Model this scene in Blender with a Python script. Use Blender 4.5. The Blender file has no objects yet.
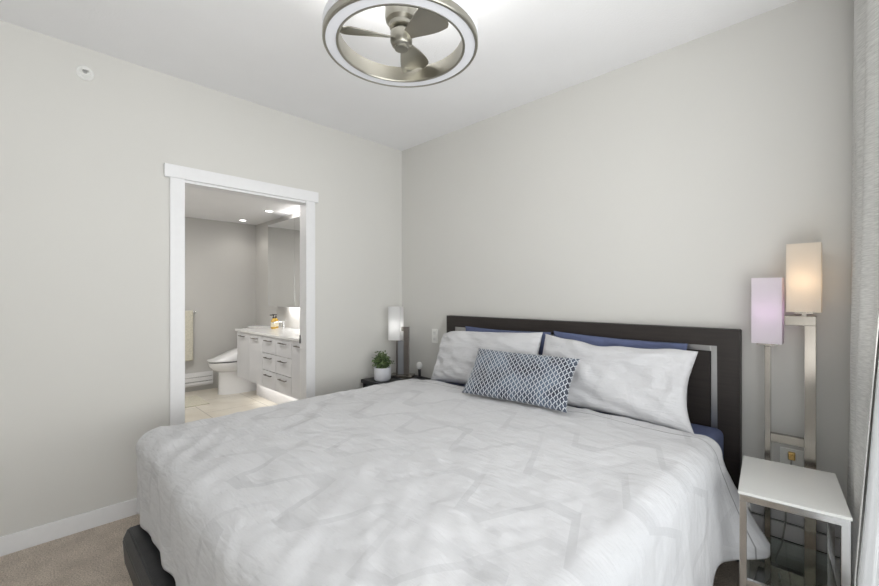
import bpy, bmesh, math, random
from mathutils import Vector, Matrix, noise, Euler

SC = bpy.context.scene
COL = SC.collection
R = math.radians

# ------------------------------------------------------------------ camera
cam_d = bpy.data.cameras.new('camera')
cam = bpy.data.objects.new('camera', cam_d)
COL.objects.link(cam)
cam.location = (3.024, -2.551, 1.314)
cam.rotation_euler = (R(90), 0, R(44.6))
cam_d.sensor_width = 36.0
cam_d.lens = 409.0 / 879.0 * 36.0
cam_d.shift_y = 2.0 / 879.0
cam_d.clip_start = 0.02
SC.camera = cam

# ------------------------------------------------------------------ view, sky, daylight
SC.view_settings.view_transform = 'Standard'
SC.view_settings.look = 'None'
SC.view_settings.gamma = 1.0
SC.view_settings.use_curve_mapping = False
SC.view_settings.exposure = 0.0

world = bpy.data.worlds.new('world')
SC.world = world
world.use_nodes = True
world.node_tree.nodes['Background'].inputs[0].default_value = (0.86, 0.93, 1.0, 1)
world.node_tree.nodes['Background'].inputs[1].default_value = 1.0


def area(name, loc, aim, sx, sy, power, color=(1, 1, 1), parent=None):
    d = bpy.data.lights.new(name, 'AREA')
    d.shape = 'RECTANGLE'
    d.size, d.size_y = sx, sy
    d.energy = power
    d.color = color
    o = bpy.data.objects.new(name, d)
    COL.objects.link(o)
    o.location = loc
    o.rotation_euler = Vector(aim).to_track_quat('-Z', 'Y').to_euler()
    if parent:
        o.parent = parent
    return o


# daylight falling through the wide window in the right wall
area('daylight_sky', (6.20, -4.60, 1.50), (-1, 0.6, 0.0), 5.5, 2.2, 80, (1.0, 0.985, 0.965))
area('daylight_low', (6.40, -1.90, 1.30), (-1, 0, 0.0), 6.5, 1.5, 205, (1.0, 0.985, 0.965))
area('daylight_upfill', (3.45, -1.95, 1.30), (-1, 0, 1.3), 2.5, 1.6, 46, (1.0, 0.985, 0.965))  # tilted upwards, added at the window to brighten the ceiling


# ------------------------------------------------------------------ materials
def new_mat(name):
    m = bpy.data.materials.new(name)
    m.use_nodes = True
    return m, m.node_tree.nodes, m.node_tree.links, m.node_tree.nodes['Principled BSDF']


def mix_rgb(n, l, fac, a, b):
    x = n.new('ShaderNodeMix')
    x.data_type = 'RGBA'
    if isinstance(fac, (int, float)):
        x.inputs[0].default_value = fac
    else:
        l.new(fac, x.inputs[0])
    for i, v in ((6, a), (7, b)):
        if isinstance(v, tuple):
            x.inputs[i].default_value = (*v, 1)
        else:
            l.new(v, x.inputs[i])
    return x.outputs[2]


def math_n(n, l, op, a, b=None, c=None):
    x = n.new('ShaderNodeMath')
    x.operation = op
    for i, v in enumerate((a, b, c)):
        if v is None:
            continue
        if isinstance(v, (int, float)):
            x.inputs[i].default_value = v
        else:
            l.new(v, x.inputs[i])
    return x.outputs[0]


def noise_tex(n, l, scale, detail=3, stretch=(1, 1, 1), coord='Object'):
    tc = n.new('ShaderNodeTexCoord')
    mp = n.new('ShaderNodeMapping')
    mp.inputs['Scale'].default_value = stretch
    l.new(tc.outputs[coord], mp.inputs[0])
    t = n.new('ShaderNodeTexNoise')
    t.inputs['Scale'].default_value = scale
    t.inputs['Detail'].default_value = detail
    l.new(mp.outputs[0], t.inputs['Vector'])
    return t.outputs['Fac']


def contrast(n, l, v, lo, hi):
    x = n.new('ShaderNodeMapRange')
    x.inputs[1].default_value = lo
    x.inputs[2].default_value = hi
    l.new(v, x.inputs[0])
    return x.outputs[0]


def bump(n, l, p, height, strength=0.2, dist=0.01):
    b = n.new('ShaderNodeBump')
    b.inputs['Strength'].default_value = strength
    b.inputs['Distance'].default_value = dist
    l.new(height, b.inputs['Height'])
    l.new(b.outputs[0], p.inputs['Normal'])


def plain(name, col, rough=0.5, metal=0.0, var=0.04, scale=30, bmp=0.0, bscale=200, stretch=(1, 1, 1)):
    m, n, l, p = new_mat(name)
    f = noise_tex(n, l, scale, 3, stretch)
    lo = tuple(max(0, c * (1 - var)) for c in col)
    hi = tuple(min(1, c * (1 + var)) for c in col)
    l.new(mix_rgb(n, l, contrast(n, l, f, 0.3, 0.7), lo, hi), p.inputs['Base Color'])
    p.inputs['Roughness'].default_value = rough
    p.inputs['Metallic'].default_value = metal
    if bmp:
        bump(n, l, p, noise_tex(n, l, bscale, 2, stretch), bmp, 0.004)
    return m


def emit_mat(name, col, strength):
    m, n, l, p = new_mat(name)
    p.inputs['Base Color'].default_value = (*col, 1)
    p.inputs['Emission Color'].default_value = (*col, 1)
    p.inputs['Emission Strength'].default_value = strength
    return m


M = {}
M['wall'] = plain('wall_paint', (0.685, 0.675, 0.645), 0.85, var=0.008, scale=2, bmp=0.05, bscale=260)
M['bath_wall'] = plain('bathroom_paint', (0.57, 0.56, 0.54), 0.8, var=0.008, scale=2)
M['ceiling'] = plain('ceiling_paint', (0.89, 0.89, 0.90), 0.9, var=0.01, scale=3, bmp=0.25, bscale=90)
M['trim'] = plain('white_trim', (0.84, 0.84, 0.85), 0.4, var=0.01)
M['espresso'] = plain('espresso_wood', (0.024, 0.0185, 0.0165), 0.5, var=0.22, scale=5, stretch=(1, 14, 18))
M['espresso_dark'] = plain('dark_lacquer', (0.022, 0.022, 0.026), 0.38, var=0.2, scale=8, stretch=(1, 10, 10))
M['frame_dark'] = plain('charcoal_leatherette', (0.030, 0.031, 0.034), 0.45, var=0.2, scale=20, bmp=0.15, bscale=300)
M['silver'] = plain('brushed_aluminium', (0.50, 0.50, 0.50), 0.36, 1.0, var=0.06, scale=12, stretch=(40, 1, 40))
M['nickel'] = plain('brushed_nickel', (0.37, 0.345, 0.31), 0.26, 1.0, var=0.05, scale=10, stretch=(60, 60, 1))
M['fan_nickel'] = plain('satin_nickel', (0.40, 0.385, 0.335), 0.32, 1.0, var=0.03, scale=8)
M['dark_nickel'] = plain('dark_nickel', (0.22, 0.20, 0.19), 0.35, 1.0, var=0.05)
M['grey_panel'] = plain('grey_lamp_panel', (0.30, 0.31, 0.33), 0.4, 0.4, var=0.03)
M['chrome'] = plain('chrome', (0.80, 0.80, 0.80), 0.12, 1.0, var=0.01)
M['acrylic'] = plain('frosted_acrylic', (0.80, 0.81, 0.85), 0.35, var=0.01)
M['blue_sheet'] = plain('navy_blue_cotton', (0.105, 0.128, 0.235), 0.85, var=0.08, scale=14, bmp=0.2, bscale=60)
M['pillow_grey'] = None
M['white_plastic'] = plain('white_plastic', (0.82, 0.82, 0.80), 0.35, var=0.01)
M['porcelain'] = plain('white_porcelain', (0.86, 0.86, 0.87), 0.12, var=0.005)
M['heater'] = plain('white_enamel', (0.78, 0.78, 0.79), 0.4, var=0.01)
M['dark'] = plain('dark_recess', (0.02, 0.02, 0.02), 0.8, var=0.1)
M['black'] = plain('black_plastic', (0.015, 0.015, 0.016), 0.4, var=0.1)
M['cabinet'] = plain('light_grey_lacquer', (0.70, 0.705, 0.73), 0.30, var=0.01)
M['cab_gap'] = plain('cabinet_body_white', (0.74, 0.74, 0.76), 0.4, var=0.01)
M['quartz'] = plain('white_quartz', (0.82, 0.82, 0.82), 0.15, var=0.03, scale=20)
M['towel'] = plain('beige_terry_towel', (0.64, 0.61, 0.51), 0.95, var=0.10, scale=60, bmp=0.5, bscale=220)
M['soil'] = plain('potting_soil', (0.03, 0.02, 0.015), 0.95, var=0.3, scale=80, bmp=0.6, bscale=90)
M['pot'] = plain('white_ceramic', (0.78, 0.79, 0.84), 0.35, var=0.02)
M['amber'] = plain('amber_soap', (0.62, 0.38, 0.06), 0.15, var=0.05)
M['soap_label'] = plain('cream_label', (0.80, 0.72, 0.52), 0.6, var=0.05)
M['brass'] = plain('warm_brass', (0.75, 0.52, 0.20), 0.25, 1.0, var=0.03)
M['outlet'] = plain('ivory_plastic', (0.90, 0.90, 0.87), 0.35, var=0.01)
M['slot'] = plain('outlet_slot', (0.35, 0.35, 0.34), 0.6, var=0.02)
M['grey_stand'] = plain('grey_metal', (0.12, 0.12, 0.13), 0.3, 0.8, var=0.05)
M['led'] = emit_mat('led_diffuser', (1.0, 0.97, 0.92), 12)

# white painted glass table top
m, n, l, p = new_mat('frosted_white_glass')
p.inputs['Base Color'].default_value = (0.88, 0.88, 0.85, 1)
p.inputs['Roughness'].default_value = 0.22
p.inputs['Coat Weight'].default_value = 0.3
M['white_glass'] = m

m, n, l, p = new_mat('mirror_glass')
p.inputs['Base Color'].default_value = (0.86, 0.87, 0.87, 1)
p.inputs['Metallic'].default_value = 1
p.inputs['Roughness'].default_value = 0.02
M['mirror'] = m


def pane_mat(name, tint):
    m, n, l, p = new_mat(name)
    out = n['Material Output']
    tr = n.new('ShaderNodeBsdfTransparent')
    tr.inputs[0].default_value = (*tint, 1)
    gl = n.new('ShaderNodeBsdfGlossy')
    gl.inputs['Roughness'].default_value = 0.03
    fr = n.new('ShaderNodeLayerWeight')
    fr.inputs[0].default_value = 0.25
    mx = n.new('ShaderNodeMixShader')
    l.new(math_n(n, l, 'MULTIPLY', fr.outputs[1], 0.35), mx.inputs[0])
    l.new(tr.outputs[0], mx.inputs[1])
    l.new(gl.outputs[0], mx.inputs[2])
    l.new(mx.outputs[0], out.inputs[0])
    return m


M['pane'] = pane_mat('window_glass', (0.97, 0.98, 0.98))
M['shelf_glass'] = pane_mat('clear_shelf_glass', (0.86, 0.90, 0.88))


def shade_mat(name, col):
    m, n, l, p = new_mat(name)
    out = n['Material Output']
    p.inputs['Base Color'].default_value = (*col, 1)
    p.inputs['Roughness'].default_value = 0.3
    tl = n.new('ShaderNodeBsdfTranslucent')
    tl.inputs[0].default_value = (*col, 1)
    mx = n.new('ShaderNodeMixShader')
    mx.inputs[0].default_value = 0.5
    l.new(p.outputs[0], mx.inputs[1])
    l.new(tl.outputs[0], mx.inputs[2])
    l.new(mx.outputs[0], out.inputs[0])
    return m


M['shade_warm'] = shade_mat('opal_shade', (0.90, 0.84, 0.76))
M['shade_pink'] = shade_mat('opal_shade_pink', (0.90, 0.86, 0.90))
M['shade_white'] = shade_mat('opal_shade_white', (0.88, 0.88, 0.88))

# carpet
m, n, l, p = new_mat('beige_carpet')
f1 = noise_tex(n, l, 160, 4)
f2 = noise_tex(n, l, 9, 4)
c1 = mix_rgb(n, l, contrast(n, l, f1, 0.3, 0.7), (0.50, 0.42, 0.345), (0.98, 0.87, 0.76))
c2 = mix_rgb(n, l, contrast(n, l, f2, 0.35, 0.65), (0.62, 0.6, 0.58), (1.0, 1.0, 1.0))
mul = n.new('ShaderNodeMix'); mul.data_type = 'RGBA'; mul.blend_type = 'MULTIPLY'; mul.inputs[0].default_value = 0.45
l.new(c1, mul.inputs[6]); l.new(c2, mul.inputs[7])
l.new(mul.outputs[2], p.inputs['Base Color'])
p.inputs['Roughness'].default_value = 1.0
bump(n, l, p, f1, 0.9, 0.02)
M['carpet'] = m

# bathroom tile
m, n, l, p = new_mat('beige_floor_tile')
tc = n.new('ShaderNodeTexCoord')
br = n.new('ShaderNodeTexBrick')
br.offset = 0.5
br.inputs['Scale'].default_value = 1.0
br.inputs['Brick Width'].default_value = 0.61
br.inputs['Row Height'].default_value = 0.61
br.inputs['Mortar Size'].default_value = 0.004
br.inputs['Color1'].default_value = (0.74, 0.70, 0.62, 1)
br.inputs['Color2'].default_value = (0.69, 0.65, 0.57, 1)
br.inputs['Mortar'].default_value = (0.38, 0.35, 0.30, 1)
l.new(tc.outputs['Object'], br.inputs['Vector'])
f = noise_tex(n, l, 4, 5)
mul = n.new('ShaderNodeMix'); mul.data_type = 'RGBA'; mul.blend_type = 'MULTIPLY'; mul.inputs[0].default_value = 0.5
l.new(br.outputs[0], mul.inputs[6])
l.new(mix_rgb(n, l, contrast(n, l, f, 0.35, 0.65), (0.72, 0.68, 0.62), (1, 1, 1)), mul.inputs[7])
l.new(mul.outputs[2], p.inputs['Base Color'])
p.inputs['Roughness'].default_value = 0.3
M['tile'] = m

# pale bedlinen with a woven tone-on-tone meander (uv in metres)
def linen_mat(name, pattern=True, seam=False):
    m, n, l, p = new_mat(name)
    uv = n.new('ShaderNodeUVMap')
    sp = n.new('ShaderNodeSeparateXYZ')
    l.new(uv.outputs[0], sp.inputs[0])
    u, v = sp.outputs[0], sp.outputs[1]
    base = (0.625, 0.625, 0.640)
    dark = (0.550, 0.550, 0.565)
    # trapezoid wave along u
    tri = math_n(n, l, 'PINGPONG', math_n(n, l, 'MULTIPLY_ADD', u, 1.0, 20.0), 0.17)
    trap = n.new('ShaderNodeMapRange')
    trap.inputs[1].default_value = 0.045; trap.inputs[2].default_value = 0.125
    trap.inputs[3].default_value = 0.0; trap.inputs[4].default_value = 0.20
    l.new(tri, trap.inputs[0])
    s1 = math_n(n, l, 'ADD', v, trap.outputs[0])
    w1 = math_n(n, l, 'WRAP', s1, 0.36, 0.0)
    band1 = math_n(n, l, 'LESS_THAN', w1, 0.062)
    tri2 = math_n(n, l, 'PINGPONG', math_n(n, l, 'ADD', u, 20.17), 0.34)
    trap2 = n.new('ShaderNodeMapRange')
    trap2.inputs[1].default_value = 0.12; trap2.inputs[2].default_value = 0.21
    trap2.inputs[3].default_value = 0.0; trap2.inputs[4].default_value = 0.20
    l.new(tri2, trap2.inputs[0])
    w2 = math_n(n, l, 'WRAP', math_n(n, l, 'SUBTRACT', v, trap2.outputs[0]), 0.36, 0.0)
    band2 = math_n(n, l, 'LESS_THAN', w2, 0.05)
    band = math_n(n, l, 'MAXIMUM', band1, math_n(n, l, 'MULTIPLY', band2, 0.45))
    fade = contrast(n, l, noise_tex(n, l, 2.2, 2, coord='UV'), 0.25, 0.6)
    fac = math_n(n, l, 'MULTIPLY', band, fade)
    fac = math_n(n, l, 'MULTIPLY', fac, 1.0 if pattern else 0.35)
    c = mix_rgb(n, l, fac, base, dark)
    weave = noise_tex(n, l, 60, 3, (1, 7, 1), 'UV')
    c = mix_rgb(n, l, math_n(n, l, 'MULTIPLY', contrast(n, l, weave, 0.45, 0.75), 0.16), c, (0.50, 0.50, 0.51))
    if seam:
        d = math_n(n, l, 'ABSOLUTE', math_n(n, l, 'SUBTRACT', v, -0.075))
        line = math_n(n, l, 'LESS_THAN', d, 0.0028)
        c = mix_rgb(n, l, math_n(n, l, 'MULTIPLY', line, 0.75), c, (0.16, 0.16, 0.16))
    l.new(c, p.inputs['Base Color'])
    p.inputs['Roughness'].default_value = 0.9
    p.inputs['Sheen Weight'].default_value = 0.15
    crease = noise_tex(n, l, 11, 5, (1, 1.5, 1), 'UV')
    fine = noise_tex(n, l, 420, 2, (1, 1, 1), 'UV')
    tc = n.new('ShaderNodeTexCoord')
    mp = n.new('ShaderNodeMapping')
    mp.inputs['Rotation'].default_value = (0, 0, 0.75)
    mp.inputs['Scale'].default_value = (1, 5, 1)
    l.new(tc.outputs['UV'], mp.inputs[0])
    st = n.new('ShaderNodeTexNoise')
    st.inputs['Scale'].default_value = 9
    st.inputs['Detail'].default_value = 4
    st.inputs['Distortion'].default_value = 0.6
    l.new(mp.outputs[0], st.inputs['Vector'])
    crease = math_n(n, l, 'ADD', crease, math_n(n, l, 'MULTIPLY', st.outputs['Fac'], 0.55))
    h = math_n(n, l, 'ADD', crease, math_n(n, l, 'MULTIPLY', fine, 0.06))
    bump(n, l, p, h, 0.60, 0.016)
    return m


M['duvet'] = linen_mat('pale_grey_patterned_linen', True, True)
M['pillow_grey'] = linen_mat('pale_grey_linen', False)

# trellis cushion
m, n, l, p = new_mat('blue_trellis_fabric')
uv = n.new('ShaderNodeUVMap')
sp = n.new('ShaderNodeSeparateXYZ')
l.new(uv.outputs[0], sp.inputs[0])
U = math_n(n, l, 'DIVIDE', sp.outputs[0], 0.0325)
V = math_n(n, l, 'DIVIDE', sp.outputs[1], 0.0345)
wob = math_n(n, l, 'MULTIPLY', math_n(n, l, 'SINE', math_n(n, l, 'MULTIPLY', V, 4 * math.pi)), 0.07)
U2 = math_n(n, l, 'ADD', U, wob)
a = math_n(n, l, 'PINGPONG', math_n(n, l, 'ADD', math_n(n, l, 'ADD', U2, V), 100.0), 0.5)
b = math_n(n, l, 'PINGPONG', math_n(n, l, 'ADD', math_n(n, l, 'SUBTRACT', U, math_n(n, l, 'ADD', V, wob)), 100.0), 0.5)
d = math_n(n, l, 'MINIMUM', a, b)
line = math_n(n, l, 'LESS_THAN', d, 0.078)
mid = noise_tex(n, l, 7, 3, coord='UV')
cell = mix_rgb(n, l, contrast(n, l, mid, 0.40, 0.62), (0.010, 0.014, 0.032), (0.090, 0.122, 0.175))
l.new(mix_rgb(n, l, line, cell, (0.58, 0.61, 0.65)), p.inputs['Base Color'])
p.inputs['Roughness'].default_value = 0.6
p.inputs['Sheen Weight'].default_value = 0.3
M['trellis'] = m

# curtains
def curtain_mat(name, lo, hi, trans, open_weave=0.0):
    m, n, l, p = new_mat(name)
    f = noise_tex(n, l, 26, 4, (1, 1.2, 14))
    l.new(mix_rgb(n, l, contrast(n, l, f, 0.3, 0.7), lo, hi), p.inputs['Base Color'])
    p.inputs['Roughness'].default_value = 0.95
    bump(n, l, p, f, 0.25, 0.004)
    tl = n.new('ShaderNodeBsdfTranslucent')
    tl.inputs[0].default_value = (*hi, 1)
    mx = n.new('ShaderNodeMixShader')
    mx.inputs[0].default_value = trans
    l.new(p.outputs[0], mx.inputs[1]); l.new(tl.outputs[0], mx.inputs[2])
    last = mx
    if open_weave:      # light passes straight between the threads of a voile
        tr = n.new('ShaderNodeBsdfTransparent')
        m2 = n.new('ShaderNodeMixShader')
        m2.inputs[0].default_value = open_weave
        l.new(mx.outputs[0], m2.inputs[1]); l.new(tr.outputs[0], m2.inputs[2])
        last = m2
    l.new(last.outputs[0], n['Material Output'].inputs[0])
    return m


M['curtain'] = curtain_mat('grey_linen_curtain', (0.54, 0.535, 0.515), (0.84, 0.835, 0.81), 0.22)
M['sheer'] = curtain_mat('white_curtain_lining', (0.78, 0.79, 0.80), (0.90, 0.90, 0.90), 0.55, 0.66)

# leaves
m, n, l, p = new_mat('green_leaves')
f = noise_tex(n, l, 45, 2)
l.new(mix_rgb(n, l, contrast(n, l, f, 0.35, 0.65), (0.025, 0.055, 0.016), (0.22, 0.30, 0.13)), p.inputs['Base Color'])
p.inputs['Roughness'].default_value = 0.45
M['leaf'] = m


# ------------------------------------------------------------------ mesh helpers
def B():
    return bmesh.new()


def add_box(bm, x0, x1, y0, y1, z0, z1, bev=0.0, seg=2):
    t = bmesh.new()
    bmesh.ops.create_cube(t, size=1.0)
    for v in t.verts:
        v.co = Vector(((x0 + x1) / 2 + v.co.x * (x1 - x0), (y0 + y1) / 2 + v.co.y * (y1 - y0), (z0 + z1) / 2 + v.co.z * (z1 - z0)))
    if bev:
        bmesh.ops.bevel(t, geom=t.edges[:], offset=bev, segments=seg, affect='EDGES', profile=0.6)
    merge(bm, t)
    return bm


def merge(bm, t):
    me = bpy.data.meshes.new('tmp')
    t.to_mesh(me)
    t.free()
    bm.from_mesh(me)
    bpy.data.meshes.remove(me)


def add_cyl(bm, c, r, h, axis='Z', seg=32, r2=None, bev=0.0):
    t = bmesh.new()
    bmesh.ops.create_cone(t, cap_ends=True, segments=seg, radius1=r, radius2=r if r2 is None else r2, depth=h)
    if bev:
        es = [e for e in t.edges if len(e.link_faces) == 2 and any(len(f.verts) > 4 for f in e.link_faces)]
        bmesh.ops.bevel(t, geom=es, offset=bev, segments=2, affect='EDGES')
    rot = {'Z': Matrix(), 'X': Matrix.Rotation(R(90), 4, 'Y'), 'Y': Matrix.Rotation(R(-90), 4, 'X')}[axis]
    t.transform(Matrix.Translation(c) @ rot)
    merge(bm, t)
    return bm


def add_lathe(bm, prof, c=(0, 0, 0), seg=48, close=False):
    """prof: list of (r, z)."""
    rings = []
    for r, z in prof:
        if r < 1e-6:
            rings.append([bm.verts.new((c[0], c[1], c[2] + z))])
        else:
            rings.append([bm.verts.new((c[0] + r * math.cos(2 * math.pi * i / seg), c[1] + r * math.sin(2 * math.pi * i / seg), c[2] + z)) for i in range(seg)])
    pairs = list(zip(rings, rings[1:]))
    if close:
        pairs.append((rings[-1], rings[0]))
    for a, b in pairs:
        for i in range(seg):
            j = (i + 1) % seg
            if len(a) == 1 and len(b) == 1:
                continue
            if len(a) == 1:
                bm.faces.new((a[0], b[i], b[j]))
            elif len(b) == 1:
                bm.faces.new((a[i], a[j], b[0]))
            else:
                bm.faces.new((a[i], a[j], b[j], b[i]))
    return bm


def add_prism(bm, poly, x0, x1):
    """polygon in (y, z) extruded along x."""
    a = [bm.verts.new((x0, y, z)) for y, z in poly]
    b = [bm.verts.new((x1, y, z)) for y, z in poly]
    k = len(poly)
    bm.faces.new(a)
    bm.faces.new(b[::-1])
    for i in range(k):
        bm.faces.new((a[i], b[i], b[(i + 1) % k], a[(i + 1) % k]))
    return bm


def add_tube(bm, pts, r, seg=10):
    pts = [Vector(p) for p in pts]
    rings = []
    for i, p in enumerate(pts):
        d = (pts[min(i + 1, len(pts) - 1)] - pts[max(i - 1, 0)]).normalized()
        up = Vector((0, 0, 1)) if abs(d.z) < 0.9 else Vector((1, 0, 0))
        s = d.cross(up).normalized()
        t = s.cross(d)
        rings.append([bm.verts.new(p + r * (math.cos(2 * math.pi * k / seg) * s + math.sin(2 * math.pi * k / seg) * t)) for k in range(seg)])
    for a, b in zip(rings, rings[1:]):
        for i in range(seg):
            bm.faces.new((a[i], a[(i + 1) % seg], b[(i + 1) % seg], b[i]))
    bm.faces.new(rings[0][::-1])
    bm.faces.new(rings[-1])
    return bm


def obj(name, bm, mat, parent=None, smooth=False, angle=None):
    """One mesh object, its verts given in the parent's space; its origin goes to its own middle."""
    bmesh.ops.recalc_face_normals(bm, faces=bm.faces[:])
    xs = [v.co for v in bm.verts]
    lo = Vector((min(c.x for c in xs), min(c.y for c in xs), min(c.z for c in xs)))
    hi = Vector((max(c.x for c in xs), max(c.y for c in xs), max(c.z for c in xs)))
    c = (lo + hi) / 2
    c.z = lo.z
    off = c.copy()
    if parent is not None and parent.type == 'MESH':
        pass
    for v in bm.verts:
        v.co -= c
    me = bpy.data.meshes.new(name)
    bm.to_mesh(me)
    bm.free()
    me.materials.append(mat)
    o = bpy.data.objects.new(name, me)
    COL.objects.link(o)
    o.location = off
    if parent is not None:
        o.parent = parent
        if parent.type == 'MESH':            # sub-part: verts were given in the thing's space
            o.location = off - parent.location
    if smooth:
        for f in me.polygons:
            f.use_smooth = True
        if angle:
            me.set_sharp_from_angle(angle=R(angle))
    return o


def tag(o, label, cat, group=None, kind=None):
    if label:
        o['label'] = label
    if cat:
        o['category'] = cat
    if group:
        o['group'] = group
    if kind:
        o['kind'] = kind
    return o


def thing(name, label, cat, loc=(0, 0, 0), rz=0.0, group=None):
    o = bpy.data.objects.new(name, None)
    o.empty_display_size = 0.05
    COL.objects.link(o)
    o.location = loc
    o.rotation_euler = (0, 0, rz)
    return tag(o, label, cat, group)


def struct(name, bm, mat, parent=None):
    o = obj(name, bm, mat, parent)
    o['kind'] = 'structure'
    return o


def dup(root, loc, label, group=None):
    r = root.copy()
    COL.objects.link(r)
    r.location = loc
    r['label'] = label
    if group:
        r['group'] = group
    for ch in list(root.children):
        c = ch.copy()
        COL.objects.link(c)
        c.parent = r
        for g in ch.children:
            d = g.copy()
            COL.objects.link(d)
            d.parent = c
    return r


# ------------------------------------------------------------------ the room
H = 2.70
XR = 3.18       # right wall
YB = -3.45      # rear wall
DY0, DY1, DZ = -1.846, -0.974, 2.055   # door opening in the left wall

struct('floor', add_box(B(), -0.05, XR + 0.12, YB - 0.12, 0.12, -0.10, 0.0), M['carpet'])
struct('ceiling', add_box(B(), -0.11, XR + 0.12, YB - 0.12, 0.12, H, H + 0.1), M['ceiling'])
struct('wall_back', add_box(B(), -0.11, XR + 0.12, 0.0, 0.12, 0.0, H), M['wall'])
bm = B()
add_box(bm, -0.10, 0, YB, DY0, 0, H)
add_box(bm, -0.10, 0, DY1, 0, 0, H)
add_box(bm, -0.10, 0, DY0, DY1, DZ, H)
struct('wall_left', bm, M['wall'])
# right wall with window_1
wy0, wy1, wz0, wz1 = -3.20, -0.60, 0.30, 2.60
bm = B()
add_box(bm, XR, XR + 0.12, YB, wy0, 0, H)
add_box(bm, XR, XR + 0.12, wy1, 0, 0, H)
add_box(bm, XR, XR + 0.12, wy0, wy1, 0, wz0)
add_box(bm, XR, XR + 0.12, wy0, wy1, wz1, H)
struct('wall_right', bm, M['wall'])
struct('wall_rear', add_box(B(), -0.10, XR + 0.12, YB - 0.12, YB, 0, H), M['wall'])
# window frames and panes
bm = B()
for y in (wy0, (wy0 + wy1) / 2 - 0.025, wy1 - 0.05):
    add_box(bm, XR + 0.04, XR + 0.09, y, y + 0.05, wz0, wz1)
add_box(bm, XR + 0.04, XR + 0.09, wy0, wy1, wz0, wz0 + 0.05)
add_box(bm, XR + 0.04, XR + 0.09, wy0, wy1, wz1 - 0.05, wz1)
w1 = struct('window_1', bm, M['trim'])
obj('glass_pane', add_box(B(), XR + 0.062, XR + 0.068, wy0 + 0.05, wy1 - 0.05, wz0 + 0.05, wz1 - 0.05), M['pane'], w1)
# baseboards
bm = B()
add_box(bm, 0, 0.014, YB, -1.911, 0, 0.095, 0.003)
struct('baseboard_left', bm, M['trim'])
struct('baseboard_corner', add_box(B(), 0, 0.014, -0.917, 0, 0, 0.095, 0.003), M['trim'])
struct('baseboard_back', add_box(B(), 0.014, 2.66, -0.014, 0, 0, 0.095, 0.003), M['trim'])

# door casing: trim_1 left leg, trim_2 right leg, trim_3 head, trim_4 jamb lining
struct('trim_1', add_box(B(), 0, 0.018, -1.910, -1.829, 0, DZ, 0.002), M['trim'])
struct('trim_2', add_box(B(), 0, 0.018, -0.995, -0.918, 0, DZ, 0.002), M['trim'])
struct('trim_3', add_box(B(), 0, 0.024, -1.941, -0.893, DZ, DZ + 0.082, 0.002), M['trim'])
bm = B()
add_box(bm, -0.102, 0.004, DY0, DY0 + 0.016, 0, DZ)
add_box(bm, -0.102, 0.004, DY1 - 0.016, DY1, 0, DZ)
add_box(bm, -0.102, 0.004, DY0 + 0.016, DY1 - 0.016, DZ - 0.016, DZ)
struct('trim_4', bm, M['trim'])
o = obj('strike_plate', add_box(B(), -0.100, -0.088, DY1 - 0.021, DY1 - 0.016, 0.925, 0.99), M['black'])
tag(o, 'black strike plate on the right jamb of the bathroom doorway', 'door hardware')

# ------------------------------------------------------------------ bathroom shell
BX, BY0, BY1, BH = -3.30, -2.30, -0.10, 2.37
struct('floor_bathroom', add_box(B(), BX - 0.1, -0.05, BY0 - 0.1, 0.12, -0.10, 0.0), M['tile'])
struct('ceiling_bathroom', add_box(B(), BX - 0.1, -0.10, BY0 - 0.1, 0.0, BH, BH + 0.08), M['ceiling'])
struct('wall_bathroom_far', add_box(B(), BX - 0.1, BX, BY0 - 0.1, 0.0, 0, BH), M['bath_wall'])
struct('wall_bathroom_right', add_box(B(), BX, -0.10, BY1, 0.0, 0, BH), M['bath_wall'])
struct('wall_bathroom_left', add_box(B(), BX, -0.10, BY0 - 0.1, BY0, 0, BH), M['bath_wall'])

# ------------------------------------------------------------------ bed
bed = thing('bed', 'espresso wooden bed with silver inlaid headboard and charcoal foot rail', 'bed', (1.66, -1.16, 0))
bo = Vector((1.66, -1.16, 0))


def wb(x0, x1, y0, y1, z0, z1, o, bev=0.0):
    return add_box(B(), x0 - o.x, x1 - o.x, y0 - o.y, y1 - o.y, z0 - o.z, z1 - o.z, bev)


bm = B()
hx0, hx1, hz1 = 0.672, 2.664, 1.143
hy0, hy1 = -0.085, -0.025
bm = B()
U = [(hx0, 0), (hx0, hz1), (hx1, hz1), (hx1, 0), (hx1 - 0.092, 0), (hx1 - 0.092, hz1 - 0.085), (hx0 + 0.092, hz1 - 0.085), (hx0 + 0.092, 0)]
fa = [bm.verts.new((x - bo.x, hy0 - bo.y, z)) for x, z in U]
ba = [bm.verts.new((x - bo.x, hy1 - bo.y, z)) for x, z in U]
bm.faces.new(fa); bm.faces.new(ba[::-1])
for i in range(8):
    bm.faces.new((fa[i], ba[i], ba[(i + 1) % 8], fa[(i + 1) % 8]))
bmesh.ops.bevel(bm, geom=bm.edges[:], offset=0.003, segments=2, affect='EDGES')
hb = obj('headboard', bm, M['espresso'], bed)
obj('headboard_panel', wb(hx0 + 0.122, hx1 - 0.122, -0.068, -0.032, 0.30, hz1 - 0.117, bo), M['espresso'], hb)
bm = B()
for (x0, x1, z0, z1) in ((hx0 + 0.092, hx0 + 0.122, 0.30, hz1 - 0.085), (hx1 - 0.122, hx1 - 0.092, 0.30, hz1 - 0.085), (hx0 + 0.122, hx1 - 0.122, hz1 - 0.117, hz1 - 0.085)):
    add_box(bm, x0 - bo.x, x1 - bo.x, -0.078 - bo.y, -0.032 - bo.y, z0, z1, 0.002)
tag(obj('inlay', bm, M['silver'], hb), 'silver metal inlay strip', None)
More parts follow.
